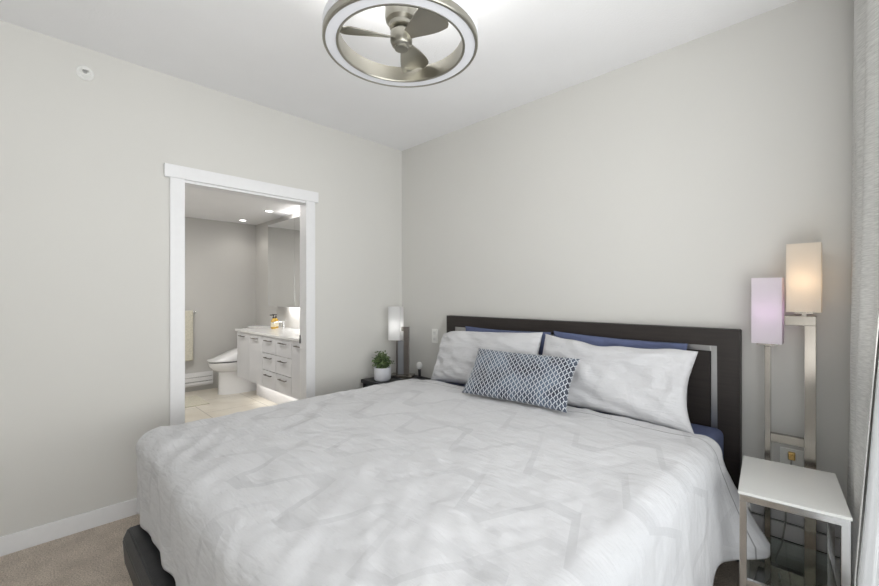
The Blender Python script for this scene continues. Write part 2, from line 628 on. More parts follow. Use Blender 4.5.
# rails: outer faces lean outwards
RT = 0.270
poly = [(-2.155, RT), (-2.226, RT), (-2.246, RT - 0.045), (-2.238, 0.115), (-2.155, 0.115)]
bm = add_prism(B(), [(y - bo.y, z) for y, z in poly], 0.738 - bo.x, 2.628 - bo.x)
bmesh.ops.bevel(bm, geom=bm.edges[:], offset=0.006, segments=2, affect='EDGES')
obj('foot_rail', bm, M['frame_dark'], bed)
obj('side_rail', wb(0.745, 0.785, -2.154, -0.086, 0.115, RT, bo, 0.004), M['frame_dark'], bed)
obj('side_rail', wb(2.540, 2.580, -2.154, -0.086, 0.115, RT, bo, 0.004), M['frame_dark'], bed)
obj('slat_platform', wb(0.786, 2.539, -2.154, -0.086, 0.235, 0.268, bo), M['frame_dark'], bed)
for (x, y) in ((0.74, -2.17), (2.51, -2.17), (0.74, -0.25), (2.51, -0.25)):
    obj('leg', wb(x, x + 0.07, y, y + 0.07, 0.0, 0.115 if y > -2 else 0.115, bo, 0.004), M['frame_dark'], bed)


def mattress_mesh(x0, x1, y0, y1, z0, z1, r):
    bm = B()
    add_box(bm, x0, x1, y0, y1, z0, z1, r, 5)
    return bm


o = obj('mattress', mattress_mesh(0.690, 2.604, -2.120, -0.087, 0.2705, 0.648, 0.045), M['blue_sheet'], smooth=True)
tag(o, 'thick mattress in a navy blue fitted sheet under the pale duvet', 'mattress')

# ------------------------------------------------------------------ duvet
QX0, QX1, QY0 = 0.718, 2.563, -2.112
TOP = 0.684
RAD = 0.082


def ridged(x, y, s, seed=0.0):
    return 1.0 - abs(noise.noise(Vector((x * s, y * s, seed)))) * 2.0


def duvet_point(u, v):
    """u, v flat cloth coordinates in metres on the bed's plan."""
    qx = min(max(u, QX0), QX1)
    qy = max(v, QY0)
    dx, dy = u - qx, v - qy
    d = math.hypot(dx, dy)
    nx, ny = (dx / d, dy / d) if d > 1e-7 else (0.0, 0.0)
    arc = RAD * math.pi / 2
    if d < arc:
        a = d / RAD
        f, g = RAD * math.sin(a), RAD * (1 - math.cos(a))
        hang = 0.0
    else:
        hang = d - arc
        # keep the hem level: the corner's spare cloth gathers instead of trailing
        reach_x = arc + (0.36 if nx < 0 else 0.375)
        reach_y = arc + 0.300
        longest = min(reach_x / max(abs(nx), 1e-6), reach_y / max(abs(ny), 1e-6)) - arc
        q = min(1.0, abs(ny) * 3.0)
        want = reach_y - arc if nx < 0.5 else 0.34
        if nx > 0.5:
            tt = max(0.0, min(1.0, (v + 0.84) / 0.24))
            want = (0.46 - 0.115 * tt * tt * (3 - 2 * tt)) * (1 - q) + (reach_y - arc) * q
        else:
            want = (reach_x - arc) * (1 - q) + (reach_y - arc) * q
        hang = hang * want / longest
        f, g = RAD + (0.03 if nx > 0.5 else -0.025) * hang, RAD + hang
    # soft crown and lumps on top
    ex = min(u - QX0, QX1 - u)
    ey = v - QY0
    e = max(0.0, min(1.0, min(ex, ey) / 0.45))
    crown = 0.010 * (e * e * (3 - 2 * e))
    wx, wy = u + 0.15 * noise.noise(Vector((u * 1.3, v * 1.3, 4))), v + 0.15 * noise.noise(Vector((u * 1.3, v * 1.3, 9)))
    big = 0.010 * noise.noise(Vector((wx * 2.4, wy * 2.4, 1.0)))
    mid = 0.0060 * noise.noise(Vector(((wx * 0.8 + wy) * 7.0, (wx - wy * 0.8) * 3.0, 2.0)))
    rot = (wx * 0.55 + wy * 0.83, -wx * 0.83 + wy * 0.55)
    rid = 0.0075 * (ridged(rot[0] * 2.6, rot[1] * 0.9, 3.2, 3.0) - 0.6)
    fin = 0.0026 * noise.noise(Vector((wx * 22, wy * 22, 5.0)))
    w = big + mid + rid + fin
    top_w = 1.0 if d < 0.02 else 0.6
    p = Vector((qx + nx * f, qy + ny * f, TOP + crown - g))
    nrm = Vector((nx * min(1, d / arc), ny * min(1, d / arc), max(0.0, 1 - d / arc)))
    if nrm.length < 1e-6:
        nrm = Vector((0, 0, 1))
    nrm.normalize()
    p += nrm * (w * top_w)
    # hanging folds
    if hang > 0:
        k = min(1.0, hang / 0.30)
        s = (u if abs(ny) > abs(nx) else v)
        fold = (0.006 if abs(ny) > abs(nx) else 0.010) * math.sin(s * 17 + 2.0 * noise.noise(Vector((s * 2, 3, 1)))) + 0.004 * math.sin(s * 31 + 1.3)
        p += Vector((nx, ny, 0)) * (fold * k + (0.008 * k if nx > 0.5 else 0.0))
        if nx > 0.9:   # the loose corner flares out beside the headboard
            t = max(0.0, min(1.0, (v + 0.72) / 0.31))
            t = t * t * (3 - 2 * t)
            p.x += 0.155 * (t ** 1.9) * (k ** 1.25)
            p.y -= 0.030 * t * k
    else:
        pass
    return p


def grid_mesh(us, vs, fn, uvfn):
    bm = B()
    uvl = bm.loops.layers.uv.new('UVMap')
    vv = [[bm.verts.new(fn(u, v)) for u in us] for v in vs]
    for j in range(len(vs) - 1):
        for i in range(len(us) - 1):
            f = bm.faces.new((vv[j][i], vv[j][i + 1], vv[j + 1][i + 1], vv[j + 1][i]))
            for lp, (a, b) in zip(f.loops, ((i, j), (i + 1, j), (i + 1, j + 1), (i, j + 1))):
                lp[uvl].uv = uvfn(us[a], vs[b])
    return bm


def lin(a, b, k):
    return [a + (b - a) * i / (k - 1) for i in range(k)]


arc = RAD * math.pi / 2
us = lin(QX0 - arc - 0.36, QX1 + arc + 0.375, 230)
vs_n = lin(0.0, 1.0, 200)
V0 = QY0 - arc - 0.300


def head_edge(u):
    t = (u - 0.7) / 1.9
    return -0.478 + 0.085 * t + 0.005 * math.sin(u * 9)


def duvet_uv(u, s):
    return u, V0 + (head_edge(min(max(u, 0.6), 2.62)) - V0) * s


bm = grid_mesh(us, vs_n, lambda u, s: duvet_point(*duvet_uv(u, s)),
               lambda u, s: (u, duvet_uv(u, s)[1] - head_edge(min(max(u, 0.6), 2.62))))
duvet = obj('duvet', bm, M['duvet'], smooth=True)
tag(duvet, 'large pale grey duvet with faint meander pattern draped over the bed', 'duvet')
sm = duvet.modifiers.new('thickness', 'SOLIDIFY')
sm.thickness = 0.011
sm.offset = -1.0


# ------------------------------------------------------------------ pillows
def pillow(name, w, h, th, mat, seed, pinch=0.10, nu=70, nv=44, wr=0.006, power=0.42, sag=0.0, uvs=1.0, round_c=(0, 0, 0, 0), cut=(1.0, 1.0)):
    bm = B()
    uvl = bm.loops.layers.uv.new('UVMap')

    def pt(a, b, side):
        # a,b in -1..1
        x = w / 2 * a * (1 - pinch * 0.9 * (cut[1] if a > 0 else cut[0]) * (1 - b * b) * abs(a) ** 3)
        y = h / 2 * b * (1 - pinch * (1 - a * a) * abs(b) ** 3)
        ra = max(0.0, 1 - abs(a) ** 2.6)
        rb = max(0.0, 1 - abs(b) ** 2.4)
        t = th / 2 * (ra * rb) ** power
        k = (ra * rb) ** 0.35
        n1 = noise.noise(Vector((a * 1.7 + seed, b * 1.5, seed * 2)))
        n2 = noise.noise(Vector((a * 5 + seed + b * 2, b * 4 - a, seed * 3 + 1)))
        n3 = ridged(a * 2 + b * 1.2, b * 2 - a * 0.4, 1.6, seed)
        edge = (1 - k)
        z = t + k * (wr * 2.2 * n1 + wr * n2 + wr * 0.8 * (n3 - 0.6)) + edge * wr * 0.6 * n2
        # soft corners: bl, br, tl, tr pulled towards the middle
        for kk, (sa, sb) in enumerate(((-1, -1), (1, -1), (-1, 1), (1, 1))):
            pw = max(0.0, a * sa) ** 4 * max(0.0, b * sb) ** 4
            x -= sa * round_c[kk] * pw * 1.0
            y -= sb * round_c[kk] * pw * 0.7
        ys = y - sag * (1 - a * a) * max(0, b) * (0.6 + 0.8 * noise.noise(Vector((a * 2.2 + seed, 7, 1))))
        # corners relax
        return Vector((x, ys, side * z + 0.004 * math.sin(a * 5 + seed) * edge))

    A = [math.sin(t * math.pi / 2) * 0.5 + t * 0.5 for t in lin(-1, 1, nu)]
    Bv = [math.sin(t * math.pi / 2) * 0.5 + t * 0.5 for t in lin(-1, 1, nv)]
    for side in (1, -1):
        g = [[bm.verts.new(pt(a, b, side)) for a in A] for b in Bv]
        for j in range(nv - 1):
            for i in range(nu - 1):
                f = bm.faces.new((g[j][i], g[j][i + 1], g[j + 1][i + 1], g[j + 1][i]))
                for lp, (p, q) in zip(f.loops, ((i, j), (i + 1, j), (i + 1, j + 1), (i, j + 1))):
                    lp[uvl].uv = (A[p] * w / 2 * uvs, Bv[q] * h / 2 * uvs)
    bmesh.ops.remove_doubles(bm, verts=bm.verts[:], dist=0.0012)
    bmesh.ops.recalc_face_normals(bm, faces=bm.faces[:])
    me = bpy.data.meshes.new(name)
    bm.to_mesh(me)
    bm.free()
    me.materials.append(mat)
    for f in me.polygons:
        f.use_smooth = True
    o = bpy.data.objects.new(name, me)
    COL.objects.link(o)
    return o


def lean(o, c, tilt, yaw=0.0, roll=0.0):
    """stand a pillow up, tilt degrees back from vertical, facing -Y."""
    o.matrix_world = Matrix.Translation(c) @ Matrix.Rotation(R(yaw), 4, 'Z') @ Matrix.Rotation(R(90 - tilt), 4, 'X') @ Matrix.Rotation(R(roll), 4, 'Z')
    loc, q, s = o.matrix_world.decompose()
    o.location, o.rotation_euler = loc, q.to_euler()
    return o


o = lean(pillow('pillow', 0.75, 0.405, 0.060, M['blue_sheet'], 3.1, 0.05), (1.285, -0.132, 0.868), 3)
tag(o, 'navy blue pillow behind the grey pillow on the doorway side of the bed', 'pillow', 'blue pillows against the headboard')
o = lean(pillow('pillow', 0.77, 0.405, 0.060, M['blue_sheet'], 5.7, 0.05), (2.058, -0.132, 0.868), 3, 0, -1.5)
tag(o, 'navy blue pillow behind the grey pillow nearest the twin-shade lamp', 'pillow', 'blue pillows against the headboard')
o = lean(pillow('pillow', 0.895, 0.42, 0.150, M['pillow_grey'], 1.3, 0.09, wr=0.012, round_c=(0.0, 0.0, 0.07, 0.0), cut=(1.0, 0.4)), (1.213, -0.292, 0.866), 19, 0, 1.5)
tag(o, 'pale grey pillow on the doorway side, partly behind the trellis cushion', 'pillow', 'pale grey pillows')
o = lean(pillow('pillow', 0.870, 0.42, 0.150, M['pillow_grey'], 8.9, 0.09, wr=0.012, sag=0.025, cut=(0.4, 1.6), round_c=(0, 0, 0, 0.025)), (2.106, -0.292, 0.861), 19, 0, -1.0)
tag(o, 'pale grey pillow at the lamp side with its creased open end', 'pillow', 'pale grey pillows')
o = lean(pillow('cushion', 0.665, 0.315, 0.105, M['trellis'], 6.2, 0.06, wr=0.003), (1.674, -0.535, 0.838), 36, 5, 0)
tag(o, 'oblong blue and white trellis cushion leaning in front of the pillows', 'cushion')

# ------------------------------------------------------------------ left nightstand with lamp, plant, little stand
no = Vector((0.30, -0.27, 0))
t = thing('nightstand', 'dark nightstand in the room corner carrying plant and small lamp', 'nightstand', no)


def loc_box(bm, x0, x1, y0, y1, z0, z1, o, bev=0.0):
    return add_box(bm, x0 - o.x, x1 - o.x, y0 - o.y, y1 - o.y, z0 - o.z, z1 - o.z, bev)


obj('top', loc_box(B(), 0.032, 0.60, -0.494, -0.03, 0.548, 0.58, no, 0.003), M['espresso_dark'], t)
bm = B()
loc_box(bm, 0.045, 0.065, -0.48, -0.035, 0.04, 0.548, no)
loc_box(bm, 0.567, 0.587, -0.48, -0.035, 0.04, 0.548, no)
loc_box(bm, 0.065, 0.567, -0.055, -0.035, 0.04, 0.548, no)
loc_box(bm, 0.065, 0.567, -0.46, -0.055, 0.04, 0.06, no)
obj('body', bm, M['espresso_dark'], t)
for z0 in (0.07, 0.31):
    d = obj('drawer', loc_box(B(), 0.068, 0.564, -0.484, -0.462, z0, z0 + 0.225, no, 0.002), M['espresso_dark'], t)
    bm = B()
    add_tube(bm, [(0.24 - no.x, -0.485 - no.y, z0 + 0.12), (0.24 - no.x, -0.505 - no.y, z0 + 0.12), (0.39 - no.x, -0.505 - no.y, z0 + 0.12), (0.39 - no.x, -0.485 - no.y, z0 + 0.12)], 0.005)
    obj('handle', bm, M['silver'], d)
for (x, y) in ((0.05, -0.47), (0.54, -0.47), (0.05, -0.08), (0.54, -0.08)):
    obj('foot', loc_box(B(), x, x + 0.04, y, y + 0.04, 0, 0.04, no), M['espresso_dark'], t)


def shade_bm(x0, x1, y0, y1, z0, z1, o, th=0.004):
    bm = B()
    def ring(x0, x1, y0, y1, z):
        return [bm.verts.new(Vector((x, y, z)) - o) for x, y in ((x0, y0), (x1, y0), (x1, y1), (x0, y1))]
    a = ring(x0, x1, y0, y1, z0); b = ring(x0, x1, y0, y1, z1)
    c = ring(x0 + th, x1 - th, y0 + th, y1 - th, z1); d = ring(x0 + th, x1 - th, y0 + th, y1 - th, z0)
    for p, q in ((a, b), (b, c), (c, d), (d, a)):
        for i in range(4):
            bm.faces.new((p[i], p[(i + 1) % 4], q[(i + 1) % 4], q[i]))
    return bm


def bulb_light(loc, energy, col, parent, rad=0.025):
    d = bpy.data.lights.new('bulb_glow', 'POINT')
    d.energy = energy
    d.color = col
    d.shadow_soft_size = rad
    o = bpy.data.objects.new('bulb_glow', d)
    COL.objects.link(o)
    o.location = Vector(loc) - parent.location
    o.parent = parent
    return o


# small table lamp
lo = Vector((0.205, -0.170, 0.58))
t = thing('table_lamp', 'small nickel table lamp with one white square shade in the corner', 'lamp', lo, R(32))
Z0 = Vector((0, 0, 0))
obj('base', loc_box(B(), -0.105, 0.105, -0.058, 0.058, 0, 0.023, Z0, 0.003), M['nickel'], t)
obj('tall_post', loc_box(B(), 0.017, 0.064, -0.014, 0.014, 0.023, 0.449, Z0, 0.002), M['dark_nickel'], t)
obj('top_bar', loc_box(B(), -0.0035, 0.0165, -0.014, 0.014, 0.412, 0.449, Z0, 0.002), M['nickel'], t)
obj('panel', loc_box(B(), -0.038, 0.0165, -0.008, 0.006, 0.023, 0.325, Z0, 0.002), M['grey_panel'], t)
obj('short_post', loc_box(B(), -0.052, -0.0385, -0.014, 0.014, 0.023, 0.312, Z0, 0.002), M['dark_nickel'], t)
obj('lamp_shade', shade_bm(-0.112, -0.004, -0.054, 0.054, 0.330, 0.630, Z0), M['shade_white'], t)
bm = B()
loc_box(bm, -0.100, -0.016, -0.042, 0.042, 0.3265, 0.3295, Z0)
loc_box(bm, -0.0535, -0.0385, -0.010, 0.010, 0.3125, 0.3265, Z0)
obj('shade_holder', bm, M['nickel'], t)
bulb_light(lo + Vector((-0.058, 0, 0.46)), 0.28, (1.0, 0.98, 0.95), t, 0.035)

# plant
po = Vector((0.198, -0.385, 0.58))
t = thing('potted_plant', 'small bushy green plant in a white pot on the corner nightstand', 'plant', po)
bm = add_lathe(B(), [(0, 0), (0.060, 0), (0.070, 0.010), (0.0735, 0.040), (0.0735, 0.112), (0.068, 0.112), (0.067, 0.092), (0, 0.092)], seg=40)
pot = obj('pot', bm, M['pot'], t, True, 40)
obj('soil', add_lathe(B(), [(0, 0.100), (0.040, 0.099), (0.0665, 0.094), (0.0665, 0.0925), (0, 0.0925)], seg=24), M['soil'], t, True)
rng = random.Random(7)
bm = B()
stems = B()
for k in range(64):
    az = rng.uniform(0, 2 * math.pi)
    out = rng.uniform(0.01, 0.125) * (0.55 + 0.45 * rng.random())
    hh = 0.110 + rng.uniform(0.035, 0.165) * (1 - (out / 0.135) ** 2)
    base = Vector((0.035 * math.cos(az) * rng.random(), 0.035 * math.sin(az) * rng.random(), 0.098))
    tip = Vector((out * math.cos(az), out * math.sin(az), hh))
    midp = (base + tip) / 2 + Vector((0, 0, 0.015))
    add_tube(stems, [base, midp, tip], 0.0012, 5)
    for q in range(7):
        f = 0.45 + 0.55 * (q + rng.random()) / 7
        p = base.lerp(tip, f) + Vector((rng.uniform(-.016, .016), rng.uniform(-.016, .016), rng.uniform(-.008, .010)))
        ln = rng.uniform(0.018, 0.030)
        wd = ln * rng.uniform(0.30, 0.42)
        rot = Euler((rng.uniform(-0.9, 0.9), rng.uniform(-0.9, 0.7), rng.uniform(0, 6.28))).to_matrix()
        pts = [(0, 0, 0), (ln * .35, wd, .003), (ln * .75, wd * .75, .002), (ln, 0, -.003), (ln * .75, -wd * .75, .002), (ln * .35, -wd, .003), (ln * .5, 0, -.002)]
        vs = [bm.verts.new(p + rot @ Vector(c)) for c in pts]
        for i in range(6):
            bm.faces.new((vs[6], vs[i], vs[(i + 1) % 6]))
obj('foliage', bm, M['leaf'], t, True)
obj('stems', stems, M['leaf'], t)

# small round object on a stand
so = Vector((0.335, -0.078, 0.58))
t = thing('ornament', 'tiny white oval disc on a short grey stand beside the corner lamp', 'ornament', so)
obj('base', add_cyl(B(), (0, 0, 0.004), 0.028, 0.008, 'Z', 28, bev=0.002), M['grey_stand'], t, True, 40)
obj('stand', add_cyl(B(), (0, 0, 0.040), 0.011, 0.064, 'Z', 20, 0.015), M['grey_stand'], t, True, 40)
bm = B()
bmesh.ops.create_uvsphere(bm, u_segments=28, v_segments=16, radius=0.5)
bm.transform(Matrix.Translation((0, -0.002, 0.105)) @ Matrix.Rotation(R(35), 4, 'Z') @ Matrix.Diagonal((0.054, 0.026, 0.066, 1)))
obj('disc', bm, M['white_plastic'], t, True)


# wall plates
def wall_plate(name, label, cx, cz, w, h):
    t = thing(name, label, 'outlet', (cx, 0, cz - h / 2))
    pl = obj('plate', add_box(B(), -w / 2, w / 2, -0.007, 0, 0, h, 0.002), M['outlet'], t)
    for z in (h * 0.27, h * 0.73):
        f = obj('socket', add_box(B(), -0.018, 0.018, -0.010, -0.006, z - 0.017, z + 0.017, 0.002), M['white_plastic'], t)
        bm = B()
        for x in (-0.007, 0.007):
            add_box(bm, x - 0.0015, x + 0.0015, -0.0108, -0.0095, z - 0.004, z + 0.006)
        obj('slots', bm, M['slot'], f)
    return t


wall_plate('wall_outlet', 'ivory outlet plate on the wall left of the headboard', 0.455, 0.952, 0.072, 0.122)
wall_plate('wall_outlet', 'outlet plate low on the wall behind the twin-shade lamp', 2.852, 0.525, 0.085, 0.122)

# ------------------------------------------------------------------ heater under the window side of the back wall
def heater(name, label, length, h, d, loc, rz):
    t = thing(name, label, 'heater', loc, rz)
    z0 = 0.0
    prof = [(0, 0), (-d * .85, 0), (-d, 0.012)]
    obj('body', add_box(B(), 0, length, -d * 0.72, 0, 0.0, h * 0.97), M['heater'], t)
    zs = [0.02, h * 0.30, h * 0.34, h * 0.64, h * 0.67, h]
    for a, b in ((zs[0], zs[1]), (zs[2], zs[3]), (zs[4], zs[5])):
        bm = add_prism(B(), [(-d * .66, a), (-d * .96, a), (-d, a + 0.006), (-d * .97, b), (-d * .66, b)], 0.004, length - 0.004)
        obj('panel', bm, M['heater'], t)
    bm = B()
    for a in (zs[1], zs[3]):
        add_box(bm, 0.01, length - 0.01, -d * .74, -d * .722, a - 0.004, a + 0.012)
    obj('vent', bm, M['dark'], t)
    return t


heater('baseboard_heater', 'white baseboard heater on the headboard wall behind the glass side table', 0.46, 0.255, 0.062, (2.695, -0.001, 0.085), 0)
heater('baseboard_heater', 'white baseboard heater under the towel in the bathroom', 1.25, 0.185, 0.06, (BX + 0.001, -1.95, 0.07), R(90))

# ------------------------------------------------------------------ twin-shade floor lamp
fo = Vector((2.845, -0.105, 0))
t = thing('floor_lamp', 'nickel floor lamp with two square shades, pink and warm white', 'lamp', fo)
LY0, LY1 = -0.122, -0.084
obj('base', loc_box(B(), 2.735, 2.965, -0.33, -0.078, 0.0, 0.014, fo, 0.002), M['nickel'], t)
obj('post', loc_box(B(), 2.763, 2.7845, LY0, LY1, 0.014, 1.075, fo, 0.0015), M['nickel'], t)
obj('post', loc_box(B(), 2.902, 2.941, LY0, LY1, 0.014, 1.178, fo, 0.0015), M['nickel'], t)
obj('top_bar', loc_box(B(), 2.834, 2.941, LY0, LY1, 1.178, 1.220, fo, 0.0015), M['nickel'], t)
obj('crossbar', loc_box(B(), 2.7845, 2.902, LY0 + 0.002, LY1 - 0.002, 0.635, 0.672, fo, 0.0015), M['nickel'], t)
obj('crossbar', loc_box(B(), 2.7845, 2.902, LY0 + 0.002, LY1 - 0.002, 0.014, 0.060, fo, 0.0015), M['nickel'], t)
s = obj('lamp_shade', shade_bm(2.7185, 2.8285, -0.158, -0.048, 1.090, 1.393, fo), M['shade_pink'], t)
tag(s, 'pale pink square glass shade', None)
bm = B()
loc_box(bm, 2.735, 2.812, -0.141, -0.065, 1.083, 1.090, fo)
loc_box(bm, 2.765, 2.782, -0.112, -0.094, 1.070, 1.083, fo)
obj('shade_holder', bm, M['nickel'], t)
s = obj('lamp_shade', shade_bm(2.8435, 2.9585, -0.158, -0.043, 1.238, 1.541, fo), M['shade_warm'], t)
tag(s, 'glowing warm white square glass shade', None)
bm = B()
loc_box(bm, 2.87, 2.93, -0.13, -0.07, 1.231, 1.238, fo)
loc_box(bm, 2.893, 2.909, -0.112, -0.094, 1.218, 1.231, fo)
obj('shade_holder', bm, M['nickel'], t)
bulb_light((2.901, -0.10, 1.375), 0.34, (1.0, 0.80, 0.58), t, 0.04)
bulb_light((2.7735, -0.10, 1.235), 0.10, (0.95, 0.62, 0.95), t)
bm = B()
add_box(bm, 2.840 - fo.x, 2.866 - fo.x, -0.034 - fo.y, -0.011 - fo.y, 0.540, 0.575, 0.004)
plug = obj('plug', bm, M['brass'], t)
bm = B()
add_tube(bm, [(2.853 - fo.x, -0.030 - fo.y, 0.542), (2.850 - fo.x, -0.050 - fo.y, 0.48), (2.838 - fo.x, -0.075 - fo.y, 0.36), (2.835 - fo.x, -0.082 - fo.y, 0.26), (2.822 - fo.x, -0.086 - fo.y, 0.16), (2.80 - fo.x, -0.086 - fo.y, 0.08), (2.82 - fo.x, -0.13 - fo.y, 0.02)], 0.0035)
obj('power_cord', bm, M['slot'], t, True)

# ------------------------------------------------------------------ glass side table
TZ = 0.57
t = thing('side_table', 'chrome side table with white glass top beside the bed', 'side table', (2.871, -0.413, 0), R(5.9))
W2, D2 = 0.1545, 0.220
top = obj('top', add_box(B(), -W2, W2, -D2, D2, TZ - 0.010, TZ, 0.0015), M['white_glass'], t)
fr = 0.023
bm = B()
for s in (-1, 1):
    add_box(bm, -W2 + 0.004, W2 - 0.004, s * (D2 - 0.004) - (fr if s > 0 else 0), s * (D2 - 0.004) + (0 if s > 0 else fr), TZ - 0.036, TZ - 0.012, 0.001)
    add_box(bm, s * (W2 - 0.004) - (fr if s > 0 else 0), s * (W2 - 0.004) + (0 if s > 0 else fr), -D2 + 0.004 + fr, D2 - 0.004 - fr, TZ - 0.036, TZ - 0.012, 0.001)
add_box(bm, -W2 + 0.008, W2 - 0.008, -D2 + 0.008, D2 - 0.008, TZ - 0.0125, TZ - 0.0095)
obj('top_frame', bm, M['chrome'], t)
for sx in (-1, 1):
    for sy in (-1, 1):
        x = sx * (W2 - 0.004 - fr / 2)
        y = sy * (D2 - 0.004 - fr / 2)
        obj('leg', add_box(B(), x - fr / 2, x + fr / 2, y - fr / 2, y + fr / 2, 0, TZ - 0.036, 0.001), M['chrome'], t)
bm = B()
a, b = W2 - 0.004 - fr, D2 - 0.004 - fr
add_box(bm, -a, a, -D2 + 0.006, -D2 + 0.022, 0.222, 0.240, 0.001)
add_box(bm, -W2 + 0.006, -W2 + 0.022, -b, b, 0.222, 0.240, 0.001)
add_box(bm, W2 - 0.022, W2 - 0.006, -b, b, 0.222, 0.240, 0.001)
sf = obj('shelf_frame', bm, M['chrome'], t)
obj('glass_shelf', add_box(B(), -W2 + 0.0225, W2 - 0.0225, -D2 + 0.0225, D2 - 0.0225, 0.229, 0.235), M['shelf_glass'], sf)

# ------------------------------------------------------------------ curtains
def curtain(name, label, y0, y1, xf, z0, z1, mat, th=0.003, ny=90, nz=60, group=None):
    ys, zs = lin(y0, y1, ny), lin(z0, z1, nz)
    bm = grid_mesh(ys, zs, lambda y, z: Vector((xf(y, z), y, z)), lambda y, z: (y, z))
    o = obj(name, bm, mat, smooth=True)
    s = o.modifiers.new('thickness', 'SOLIDIFY')
    s.thickness = th
    return tag(o, label, 'curtain', group)


def hem_x(z):
    return max(3.054, min(3.053 + (z - 0.35) * 0.0623, 3.150 + 0.004 * z))


def grey_x(y, z):
    k = z / H
    lead = 3.040 + 0.022 * k
    s = -y
    wave = 0.5 - 0.5 * math.cos((s - 0.05) * 2 * math.pi / 0.21 + 0.9 * noise.noise(Vector((0, s * 3, z * 0.7))))
    x = lead + 0.036 * wave * (0.8 + 0.3 * k) + 0.010 * s + 0.008 * noise.noise(Vector((s * 4, z * 1.4, 2)))
    t = max(0.0, min(1.0, (s - 0.40) / 0.17))
    t = t * t * (3 - 2 * t)
    return x * (1 - t) + hem_x(z) * t


grey = curtain('curtain', 'grey linen curtain gathered in the corner beside the floor lamp', -0.045, -0.618, grey_x, 0.015, 2.655, M['curtain'])


def white_x(y, z):
    s = -y - 0.628
    return hem_x(z) + 0.008 + 0.010 * (0.5 - 0.5 * math.cos(s * 2 * math.pi / 0.24)) * min(1, s * 4) + 0.003 * noise.noise(Vector((s * 5, z * 2, 6)))


sheer = curtain('curtain', 'white sheer curtain panel nearest the camera at the right window', -0.628, -3.15, white_x, 0.015, 2.655, M['sheer'], ny=220)
tr = obj('curtain_track', add_box(B(), 3.045, 3.165, -3.10, -0.03, 2.66, 2.699, 0.003), M['trim'])
tag(tr, 'white ceiling track above the curtains', 'curtain track')

# ------------------------------------------------------------------ ceiling fan with ring light
FC = Vector((1.744, -1.474, 0))
ZB = 2.314
f = thing('ceiling_fan', 'round nickel ceiling fan with three blades inside a light ring', 'ceiling fan', (FC.x, FC.y, ZB))
ro = 0.3105
ring_prof = [(ro, 0.004), (ro - 0.003, 0.0), (ro - 0.011, 0.0), (ro - 0.011, 0.014), (ro - 0.0105, 0.028), (0.2585, 0.028), (0.2585, 0.0), (0.252, 0.0), (0.249, 0.004),
             (0.249, 0.066), (0.256, 0.070), (ro - 0.004, 0.070), (ro - 0.004, 0.030), (ro, 0.026)]
ringo = obj('ring', add_lathe(B(), ring_prof, seg=96, close=True), M['fan_nickel'], f, True, 30)
o = obj('light_panel', add_lathe(B(), [(0.2590, 0.003), (ro - 0.0115, 0.003), (ro - 0.0115, 0.012), (0.2590, 0.012)], seg=96, close=True), M['acrylic'], f, True, 30)
tag(o, 'white frosted light panel under the ring', None)
o = obj('side_diffuser', add_lathe(B(), [(ro - 0.0035, 0.031), (ro - 0.0005, 0.033), (ro - 0.0005, 0.064), (ro - 0.0035, 0.0655)], seg=96, close=True), M['acrylic'], f, True, 30)
obj('canopy', add_lathe(B(), [(0, 0.386), (0.085, 0.386), (0.085, 0.330), (0.078, 0.318), (0.068, 0.312), (0.068, 0.175), (0, 0.175)], seg=48), M['fan_nickel'], f, True, 30)
obj('motor_housing', add_lathe(B(), [(0, 0.175), (0.066, 0.175), (0.066, 0.128), (0.063, 0.112), (0.050, 0.100), (0.048, 0.086), (0.040, 0.082), (0, 0.082)], seg=48), M['fan_nickel'], f, True, 30)
hub = obj('hub', add_lathe(B(), [(0, 0.081), (0.030, 0.081), (0.030, 0.072), (0.044, 0.066), (0.045, 0.030), (0.038, 0.014), (0.028, 0.008), (0.027, 0.0), (0, -0.002)], seg=40), M['fan_nickel'], f, True, 30)
for k, ang in enumerate((-122, 122, 0)):
    bm = B()
    nr, nc = 18, 9
    rings = []
    for i in range(nr):
        q = i / (nr - 1)
        r = 0.036 + q * (0.238 - 0.036)
        ch = 0.040 + 0.085 * math.sin(min(1.0, q * 1.12) * math.pi / 2) ** 1.3
        if q > 0.86:
            ch *= math.sqrt(max(0.02, 1 - ((q - 0.86) / 0.14) ** 2 * 0.75))
        pitch = R(25 - 6 * q)
        row = []
        for j in range(nc):
            s = (j / (nc - 1) - 0.5)
            camber = 0.010 * (1 - 4 * s * s) * q
            row.append((r - 0.02 * s * q, s * ch, camber, pitch))
        rings.append(row)
    def P(a, dz):
        r, s, c, pt = a
        y = s * math.cos(pt) + (c + dz) * -math.sin(pt) * -1 * 0
        tx = s * math.cos(pt)
        tz = -s * math.sin(pt) + c + dz
        v = Vector((r, tx, 0.045 + tz))
        return Matrix.Rotation(R(ang), 3, 'Z') @ v
    up = [[bm.verts.new(P(a, 0.002)) for a in row] for row in rings]
    dn = [[bm.verts.new(P(a, -0.002)) for a in row] for row in rings]
    for i in range(nr - 1):
        for j in range(nc - 1):
            bm.faces.new((up[i][j], up[i][j + 1], up[i + 1][j + 1], up[i + 1][j]))
            bm.faces.new((dn[i][j], dn[i + 1][j], dn[i + 1][j + 1], dn[i][j + 1]))
        bm.faces.new((up[i][0], up[i + 1][0], dn[i + 1][0], dn[i][0]))
        bm.faces.new((up[i][-1], dn[i][-1], dn[i + 1][-1], up[i + 1][-1]))
    for j in range(nc - 1):
        bm.faces.new((up[0][j], dn[0][j], dn[0][j + 1], up[0][j + 1]))
        bm.faces.new((up[-1][j], up[-1][j + 1], dn[-1][j + 1], dn[-1][j]))
    obj('blade', bm, M['fan_nickel'], f, True, 45)
